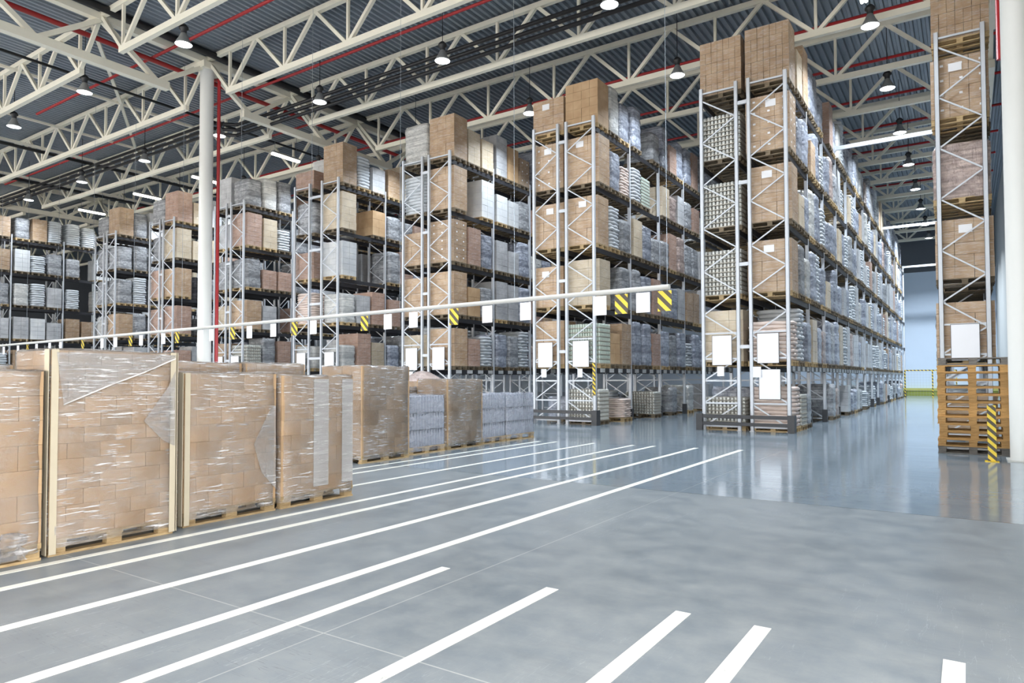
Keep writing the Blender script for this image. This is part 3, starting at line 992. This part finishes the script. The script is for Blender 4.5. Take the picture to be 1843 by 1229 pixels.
# white boards on the rack ends: (rack word, x0, x1, z0, z1, which)
BOARDS = [
    (-6.13, -5.56, 1.86, 2.72, 'large white board on the inner end frame of the first rack block'),
    (-4.87, -4.28, 1.90, 2.74, 'large white board on the aisle-side end frame of the first rack block, upper of two'),
    (-4.83, -4.25, .90, 1.74, 'large white board low on the first rack block, below another white board'),
    (-4.98, -4.74, 1.50, 1.82, 'small white card between two white boards on the first rack block'),
    (-5.98, -5.76, 1.54, 1.84, 'small grey card under the inner white board of the first rack block'),
    (-12.04, -11.46, 1.86, 2.70, 'large white board on the inner end frame of the second rack block'),
    (-10.71, -10.11, 1.86, 2.72, 'large white board on the aisle-side end frame of the second rack block'),
    (-11.88, -11.66, 1.52, 1.82, 'small grey card under the inner board of the second rack block'),
    (-10.51, -10.31, 1.52, 1.82, 'small white card under the aisle-side board of the second rack block'),
    (-18.03, -17.43, 1.82, 2.68, 'large white board on the inner end frame of the third rack block'),
    (-16.69, -16.09, 1.82, 2.68, 'large white board on the aisle-side end frame of the third rack block'),
    (-17.81, -17.6, 1.47, 1.78, 'small white card under the inner board of the third rack block'),
    (-24.45, -23.86, 1.84, 2.64, 'large white board on the inner end frame of the fourth rack block'),
    (-22.65, -22.05, 1.82, 2.64, 'large white board on the aisle-side end frame of the fourth rack block'),
    (-30.45, -29.88, 1.84, 2.6, 'large white board on the inner end frame of the fifth rack block'),
    (-29.24, -28.6, 1.84, 2.6, 'large white board on the aisle-side end frame of the fifth rack block'),
    (-.32, .27, 1.9, 2.78, 'large white board on the rack behind the stack of empty pallets'),
]
for x0, x1, z0, z1, lab in BOARDS:
    big = x1 - x0 > .4
    yb = YF - (.07 if big else .125)
    t = thing('sign_board' if big else 'sign_card', lab, 'sign board' if big else 'card', ((x0 + x1) / 2, yb, z0), 0, 'white boards on the rack ends')
    w, h = (x1 - x0) / 2, z1 - z0
    obj('sheet', MB().box(-w + .012, -.014, .012, w - .012, 0, h - .012), 'sign_white', t)
    if not big:
        obj('hanger', MB().box(-.02, -.004, h, .02, 0, h + .012).box(-.02, -.004, h + .006, .02, .09, h + .012), 'wire_steel', t)
    if big:
        obj('frame', MB().box(-w, -.012, 0, w, .006, .014).box(-w, -.012, h - .014, w, .006, h).box(-w, -.012, 0, -w + .014, .006, h).box(w - .014, -.012, 0, w, .006, h), 'sign_edge', t)
m = MB().box(-.05, -.008, .95, .05, 0, 2.0)
tag(obj('hazard_strip', m, 'hazard_small', None, (-9.95, YF - .05, 0)), 'narrow yellow and black strip on the end post of the second rack block', 'hazard strip')

# ------------------------------------------------------------------ ties across the open aisle
for i, (y, lab) in enumerate(((27.75, 'nearest to the viewer'), (44.25, 'middle one'), (60.75, 'next to the end wall'))):
    tag(obj('aisle_tie', MB().bar((-4.0, y, 10.12), (-.48, y, 10.12), .09, .14).box(-4.1, y - .06, 10.0, -3.98, y + .06, 10.2).box(-.5, y - .06, 10.0, -.4, y + .06, 10.2), 'rack_paint'),
        f'white steel tie spanning the open aisle between rack tops, {lab}', 'tie beam', 'ties over the aisle')

# ------------------------------------------------------------------ hanging bar with boards
A0, A1 = Vector((-5.14, 13.5, 3.4)), Vector((-44.9, 15.62, 3.4))
ang = math.atan2(A0.y - A1.y, A0.x - A1.x)
L = (A0 - A1).length
t = thing('hanging_bar', 'long white bar hung across the hall before the racks on thin wires', 'height bar', tuple(A0), ang)
obj('bar', MB().tube((0, 0, 0), (-L - 4, 0, 0), .055, 14), 'column_paint', t)
for k in range(11):
    obj('wire', MB().tube((-.05 - k * L / 10, 0, .05), (-.05 - k * L / 10, 0, 10.78), .005, 6), 'wire_steel', t)
SIGNS = [(.0028, 's'), (.0152, 'w'), (.0282, 's'), (.0415, 'w'), (.0929, 'w'), (.1227, 'w'), (.1508, 's'), (.1881, 'w'), (.2136, 'w'), (.2384, 's'), (.2983, 'w'),
         (.3226, 's'), (.3515, 'w'), (.3864, 'w'), (.4123, 's'), (.4472, 'w'), (.4656, 'w'), (.5096, 's'), (.5369, 'w'), (.5835, 'w'), (.607, 's'), (.642, 'w'),
         (.675, 'w'), (.7262, 's'), (.7901, 'w'), (.8234, 'w'), (.8661, 'w'), (.8973, 's'), (.9311, 'w'), (.9849, 'w')]
ns = nw = 0
wb = MB().box(-.16, -.006, -.50, .16, .006, -.075).mesh('board', ['sign_white'])
sb = MB().box(-.155, -.006, -.50, .155, .006, -.075).mesh('board', ['hazard_stripes'])
hk = MB().box(-.12, -.004, -.085, -.1, .004, -.05).box(.1, -.004, -.085, .12, .004, -.05).mesh('hook', ['wire_steel'])
for fr, k in SIGNS:
    p = A0 + (A1 - A0) * fr
    if k == 's':
        t = thing('hazard_board', f'small yellow and black striped board on the hanging bar, {nth(ns)} from the open aisle', 'hazard board', tuple(p), ang, 'striped boards on the hanging bar')
        put('board', sb, t); ns += 1
    else:
        t = thing('hanging_board', f'small blank white board on the hanging bar, {nth(nw)} from the open aisle', 'hanging board', tuple(p), ang, 'white boards on the hanging bar')
        put('board', wb, t); nw += 1
    put('hook', hk, t)

# ------------------------------------------------------------------ stack of empty pallets, striped post
for k in range(13):
    me = pallet_mb(1.17, .8).mesh('pallet', ['pallet_wood_dark' if k in (0, 12) else 'pallet_wood_warm'])
    o = put('wooden_pallet', me, None, (.085 + RNG.uniform(-.018, .018), 16.3 + RNG.uniform(-.025, .025), k * .145), RNG.uniform(-.014, .014))
    tag(o, f'empty wooden pallet, {nth(k)} from the floor in the stack by the column', 'pallet', 'stack of empty pallets')
t = thing('striped_guard_post', 'yellow and black striped corner post before the pallet stack', 'guard post', (.345, 14.72, 0))
obj('post', MB().box(-.065, -.004, 0, .065, .004, 1.0).box(.057, .004, 0, .065, .12, 1.0), 'hazard_small', t)
obj('base_plate', MB().box(-.11, -.06, 0, .1, .14, .012), 'yellow_paint', t)

# fence at the end of the aisle
t = thing('safety_fence', 'low mesh fence with striped rails closing the far end of the aisle', 'fence', (-2.1, 58.2, 0))
obj('rail', MB().box(-1.8, -.03, 1.98, 1.5, .03, 2.06), 'hazard_stripes', t)
for x in (-1.78, -.02, 1.45):
    obj('post', MB().box(x - .04, -.04, 0, x + .04, .04, 2.0), 'hazard_stripes', t)
m = MB()
for k in range(17):
    m.box(-1.75 + k * .19, -.005, .1, -1.745 + k * .19, .005, 1.98)
for k in range(10):
    m.box(-1.78, -.005, .1 + k * .2, 1.45, .005, .106 + k * .2)
obj('mesh_infill', m, 'fence_mesh', t)

# ------------------------------------------------------------------ loads standing on the floor
def film_box(x0, y0, z0, x1, y1, z1, seed, amp=.008):
    """thin film skin round a load, open below, slightly wavy"""
    r = random.Random(seed)
    m = MB()
    n, nz = 56, 22
    X, Y = (x1 - x0) / 2, (y1 - y0) / 2
    cx, cy = (x0 + x1) / 2, (y0 + y1) / 2
    ph = [r.uniform(0, 6.28) for _ in range(4)]
    for k in range(nz + 1):
        z = z0 + (z1 - z0) * k / nz
        for i in range(n):
            t = 2 * math.pi * (i + .5) / n
            c, s = math.cos(t), math.sin(t)
            q = (abs(c) ** 24 + abs(s) ** 24) ** (-1 / 24)
            d = .008 + amp * (.5 + .5 * math.sin(7 * t + ph[0] + 5 * z) * math.sin(9 * z + ph[1])) + r.uniform(0, amp * .3)
            m.v.append((cx + (X + d) * c * q, cy + (Y + d) * s * q, z + (.012 * math.sin(9 * t + ph[2]) if k == nz else 0)))
    for k in range(nz):
        for i in range(n):
            j = (i + 1) % n
            m.f.append((k * n + i, k * n + j, (k + 1) * n + j, (k + 1) * n + i)); m.mi.append(0); m.sm.append(True)
    m.f.append(tuple(nz * n + i for i in range(n))); m.mi.append(0); m.sm.append(False)
    return m

CART = {}
def carton_piece(dx, dy, dz, mat):
    key = (round(dx, 3), round(dy, 3), round(dz, 3), mat)
    if key not in CART:
        g = .0012
        m = MB()
        b = .0035
        # box with small chamfers on the vertical edges
        x0, x1, y0, y1, z0, z1 = -dx / 2 + g, dx / 2 - g, -dy / 2 + g, dy / 2 - g, g * .4, dz - g
        P = [(x0 + b, y0), (x1 - b, y0), (x1, y0 + b), (x1, y1 - b), (x1 - b, y1), (x0 + b, y1), (x0, y1 - b), (x0, y0 + b)]
        for z, k in ((z0, 0), (z0 + b, 1), (z1 - b, 1), (z1, 0)):
            for x, y in P:
                s = 1 if k else 1 - b / max(dx, dy)
                m.v.append((x * s, y * s, z))
        for a in range(3):
            for i in range(8):
                j = (i + 1) % 8
                m.f.append((a * 8 + i, a * 8 + j, a * 8 + 8 + j, a * 8 + 8 + i)); m.mi.append(0); m.sm.append(False)
        m.f.append(tuple(range(7, -1, -1))); m.mi.append(0); m.sm.append(False)
        m.f.append(tuple(24 + i for i in range(8))); m.mi.append(0); m.sm.append(False)
        CART[key] = m.mesh('carton', [mat])
    return CART[key]

def floor_load(label, x1, y0, y1, top, rows, cols, depth=.8, mat='carton_bare', brick=True, film=True, edges=(), seed=1, cat='wrapped pallet load', name='wrapped_pallet_load', amp=.008, backcols=True):
    """front face at x1, between y0 and y1; cartons are laid in courses"""
    r = random.Random(seed)
    w = y1 - y0
    t = thing(name, label, cat, (x1 - depth / 2, (y0 + y1) / 2, 0), 0, 'wrapped loads on the floor')
    me = pallet_mb(w, depth).mesh('pallet', ['pallet_wood'])
    put('pallet', me, t, rz=math.pi / 2)
    dz = (top - PH) / rows
    d2 = depth / 2
    for k in range(rows):
        cw = w / cols
        if brick and k % 2:
            cuts = [0, cw / 2] + [cw / 2 + cw * (i + 1) for i in range(cols - 1)] + [w]
        else:
            cuts = [cw * i for i in range(cols + 1)]
        for i, (a, b) in enumerate(zip(cuts, cuts[1:])):
            put('carton', carton_piece(d2, b - a, dz, mat), t, (d2 / 2 + r.uniform(-.003, .001), -w / 2 + (a + b) / 2, PH + k * dz))
            if backcols and (i == 0 or i == len(cuts) - 2 or k == rows - 1):
                put('carton', carton_piece(d2, b - a, dz, mat), t, (-d2 / 2 + r.uniform(-.004, .004), -w / 2 + (a + b) / 2, PH + k * dz))
    if film:
        obj('stretch_film', film_box(-d2, -w / 2, .07, d2, w / 2, top + .008, seed, amp), 'stretch_film', t)
    for s in edges:
        yy = s * (w / 2 + .004)
        m = MB().box(d2 + .018, yy - s * .055 if s > 0 else yy, .02, d2 + .022, yy if s > 0 else yy + .055, top + .005)
        m.box(d2 - .06, yy - .003 + s * .02, .02, d2 + .017, yy + .003 + s * .02, top + .005)
        obj('edge_protector', m, 'board_edge', t)
    FLOOR_LOADS.append(t)
    return t
FLOOR_LOADS = []
floor_load('wrapped load of large cartons, cut off by the photo edge, beside the tallest floor load', -6.45, 1.5, 2.56, 1.57, 7, 3, mat='carton_bare', seed=1)
floor_load('tallest wrapped load of small cartons on the floor with cardboard corner strips', -6.5, 2.63, 3.71, 1.755, 12, 4, .72, seed=2, edges=(-1, 1), amp=.014)
floor_load('wrapped load of small cartons on the floor, next beyond the tallest one', -6.63, 3.89, 4.99, 1.56, 8, 4, seed=3, edges=(-1,))
floor_load('wrapped carton load with pale vertical film bands at the corner of the front floor row', -6.62, 5.06, 6.15, 1.54, 8, 4, seed=4, mat='carton_bare')
floor_load('low brown carton row peeking over the loads, beside the tallest wrapped load', -7.62, 4.1, 5.22, 1.7, 6, 3, seed=5, film=True)
floor_load('brown carton load behind, its film gathered over the top carton course', -7.62, 5.28, 6.2, 1.7, 6, 3, seed=6, film=True)
floor_load('brown carton load half hidden behind the leftmost wrapped floor load', -7.72, 1.6, 2.8, 1.64, 6, 3, seed=7)
floor_load('tall load of large tan cartons standing on the floor in the second row', -8.92, 8.5, 9.72, 1.73, 6, 3, 1.05, 'carton_bare', seed=8)
floor_load('tan carton load in the second row between two grey wrapped loads', -9.12, 11.1, 12.34, 1.48, 6, 3, .85, 'carton_bare', seed=10)
floor_load('small carton load hidden behind the low grey wrapped load', -10.04, 10.75, 11.3, 1.31, 4, 2, .7, 'carton_film', seed=13)

def bottle_load(label, x1, y0, y1, top, seed, layers=3, depth=.8):
    """shrink-wrapped bottle packs: columns of bottles show as ribs under the film"""
    w = y1 - y0
    t = thing('wrapped_bottle_load', label, 'wrapped pallet load', (x1 - depth / 2, (y0 + y1) / 2, 0), 0, 'wrapped loads on the floor')
    put('pallet', pallet_mb(w, depth).mesh('pallet', ['pallet_wood']), t, rz=math.pi / 2)
    dz = (top - PH) / layers
    rb = .042
    ny, nx = int(w / (2 * rb)), int(depth / (2 * rb))
    for k in range(layers):
        m = MB()
        z = PH + k * dz
        m.box(-depth / 2 + .1, -w / 2 + .1, z, depth / 2 - .1, w / 2 - .1, z + dz * .95)
        for i in range(nx):
            for j in range(ny):
                if 0 < i < nx - 1 and 0 < j < ny - 1:
                    continue
                cx, cy = -depth / 2 + (i + .5) * depth / nx, -w / 2 + (j + .5) * w / ny
                m.lathe([(rb * .9, z + .004), (rb, z + .03), (rb, z + dz * .62), (rb * .85, z + dz * .74), (rb * .45, z + dz * .9), (rb * .42, z + dz * .985), (0, z + dz * .99)], 10, 0, (cx, cy))
        obj('bottle_layer', m, 'bottle_pack', t)
    obj('stretch_film', film_box(-depth / 2, -w / 2, .06, depth / 2, w / 2, top + .01, seed, .012), 'film_haze', t)
    return t
def film_haze():
    t = NT('film_haze')
    a = t.noise(3.4, 6, t.coords(scale=(1, 1, 2.2)), .7)
    fac = t.ramp(a.outputs[0], [(.38, (.14, .14, .14)), (.72, (.6, .6, .6))])
    tr = t.n('ShaderNodeBsdfTransparent')
    t.set(Base_Color=srgb(208, 210, 220), Roughness=.25, Normal=t.bump(a.outputs[0], .8, .03), Coat_Weight=.4)
    mx = t.n('ShaderNodeMixShader')
    t.l(fac, mx.inputs[0]); t.l(tr.outputs[0], mx.inputs[1]); t.l(t.p.outputs[0], mx.inputs[2])
    t.l(mx.outputs[0], t.out.inputs[0])
    MATS['film_haze'] = t.m
film_haze()
bottle_load('low grey film-wrapped bottle load between the two tan carton loads', -9.1, 9.9, 11.0, 1.16, 9)
bottle_load('grey film-wrapped bottle load touching the tan carton load, second from the row end', -9.22, 12.43, 13.4, 1.14, 11)
bottle_load('grey film-wrapped bottle load standing last in the floor row', -9.22, 13.47, 14.68, 1.14, 12)
def film_piece(parent_x, y0, y1, depth, x, poly, mats='film_fold', name='film_fold', th=.003):
    # thin flap of film lying on the front face (y, z points in hall coordinates)
    m = MB()
    cx, cy = parent_x - depth / 2, (y0 + y1) / 2
    n = len(poly)
    for dx in (0, th):
        for (y, z) in poly:
            m.v.append((x + dx - cx, y - cy, z))
    m.f.append(tuple(range(n))[::-1]); m.f.append(tuple(range(n, 2 * n)))
    for i in range(n):
        j = (i + 1) % n
        m.f.append((i, j, n + j, n + i))
    m.mi += [0] * (n + 2); m.sm += [False] * (n + 2)
    return m.mesh(name, [mats])
tall, near3, near2 = FLOOR_LOADS[1], FLOOR_LOADS[3], FLOOR_LOADS[2]
put('film_fold', film_piece(-6.5, 2.63, 3.71, .72, -6.474, [(2.72, 1.29), (3.1, 1.455), (3.41, 1.575), (3.70, 1.70), (3.70, 1.735), (2.66, 1.735)]), tall)
put('film_fold', film_piece(-6.5, 2.63, 3.71, .72, -6.470, [(3.70, 1.58), (3.62, 1.41), (3.40, 1.11), (3.58, .92), (3.70, .85)]), tall)
m = MB()
for (ya, za), (yb, zb) in zip([(2.72, 1.285), (3.1, 1.45), (3.41, 1.57)], [(3.1, 1.45), (3.41, 1.57), (3.70, 1.70)]):
    m.tube((.39, ya - 3.17, za), (.39, yb - 3.17, zb), .006, 8)
obj('film_crease', m, 'film_crease', tall)
put('film_fold', film_piece(-6.63, 3.89, 4.99, .8, -6.603, [(4.96, 1.2), (4.87, 1.13), (4.68, .78), (4.78, .46), (4.97, .25)]), near2)
for a, b in ((5.505, 5.735), (5.95, 6.13)):
    put('film_band', film_piece(-6.62, 5.06, 6.15, .8, -6.604, [(a, .2), (b, .2), (b, 1.5), (a, 1.5)], 'film_band', 'film_band', .002), near3)
# crumpled film heap on a load in the back
t = thing('film_heap_load', 'carton load topped with a heap of crumpled film behind the tan carton load', 'wrapped pallet load', (-10.7, 12.1, 0), 0, 'wrapped loads on the floor')
put('pallet', PALLET, t)
put('cartons', carton_stack(3, 2, 5, 1.3, 91, 'carton_film'), t)
obj('film_heap', MB().lathe([(.5, 1.44), (.45, 1.5), (.3, 1.58), (.16, 1.66), (0, 1.69)], 18), 'film_rosy', t)

# bunched film at the foot of the load at the photo edge
m = MB()
r = random.Random(5)
for k in range(9):
    for i in range(18):
        a = 2 * math.pi * i / 18
        rr = (.11 + .03 * math.sin(k * 1.3) + r.uniform(-.05, .03)) * (1 - .06 * abs(k - 3))
        m.v.append((.42 + .25 * rr * math.cos(a), .3 + 1.1 * rr * math.sin(a), .04 + k * .028 + r.uniform(-.012, .012)))
for k in range(8):
    for i in range(18):
        j = (i + 1) % 18
        m.f.append((k * 18 + i, k * 18 + j, k * 18 + 18 + j, k * 18 + 18 + i)); m.mi.append(0); m.sm.append(False)
m.f.append(tuple(8 * 18 + i for i in range(18))); m.mi.append(0); m.sm.append(False)
obj('film_clump', m, 'film_fold', FLOOR_LOADS[0])

# ------------------------------------------------------------------ painted lines
LINES = [
    (-3.95, .1, -3, 14.38, 'long painted floor line reaching farthest, outermost from the wrapped loads'),
    (-4.88, .1, -3, 14.32, 'second long painted floor line in from the open floor'),
    (-5.80, .095, -3, 14.22, 'third long painted floor line in from the open floor'),
    (-6.27, .085, -3, 14.17, 'fourth long painted floor line, running along the foot of the front wrapped loads'),
    (-7.23, .085, 4, 14.12, 'fifth painted floor line, passing behind the front wrapped loads'),
    (-8.14, .085, 5, 13.97, 'sixth painted floor line, close to the second row of wrapped loads'),
    (-8.55, .085, 6, 13.88, 'seventh painted floor line, touching the second row of wrapped loads'),
    (-3.48, .085, -3, 4.22, 'short painted line ending below the long lines, first of five short ones'),
    (-2.50, .1, -3, 4.22, 'short painted line, second of five short ones on the open floor'),
    (-1.545, .1, -3, 4.25, 'short painted line, third of five short ones on the open floor'),
    (-1.055, .1, -3, 4.26, 'short painted line, fourth of five short ones on the open floor'),
    (-.085, .1, -3, 4.3, 'shortest visible painted line at the bottom edge, alone on the open floor'),
]
for x, w, ya, yb, lab in LINES:
    tag(obj('painted_line', MB().box(x - w / 2, ya, 0, x + w / 2, yb, .0025), 'line_paint'), lab, 'floor marking', 'white painted floor lines')
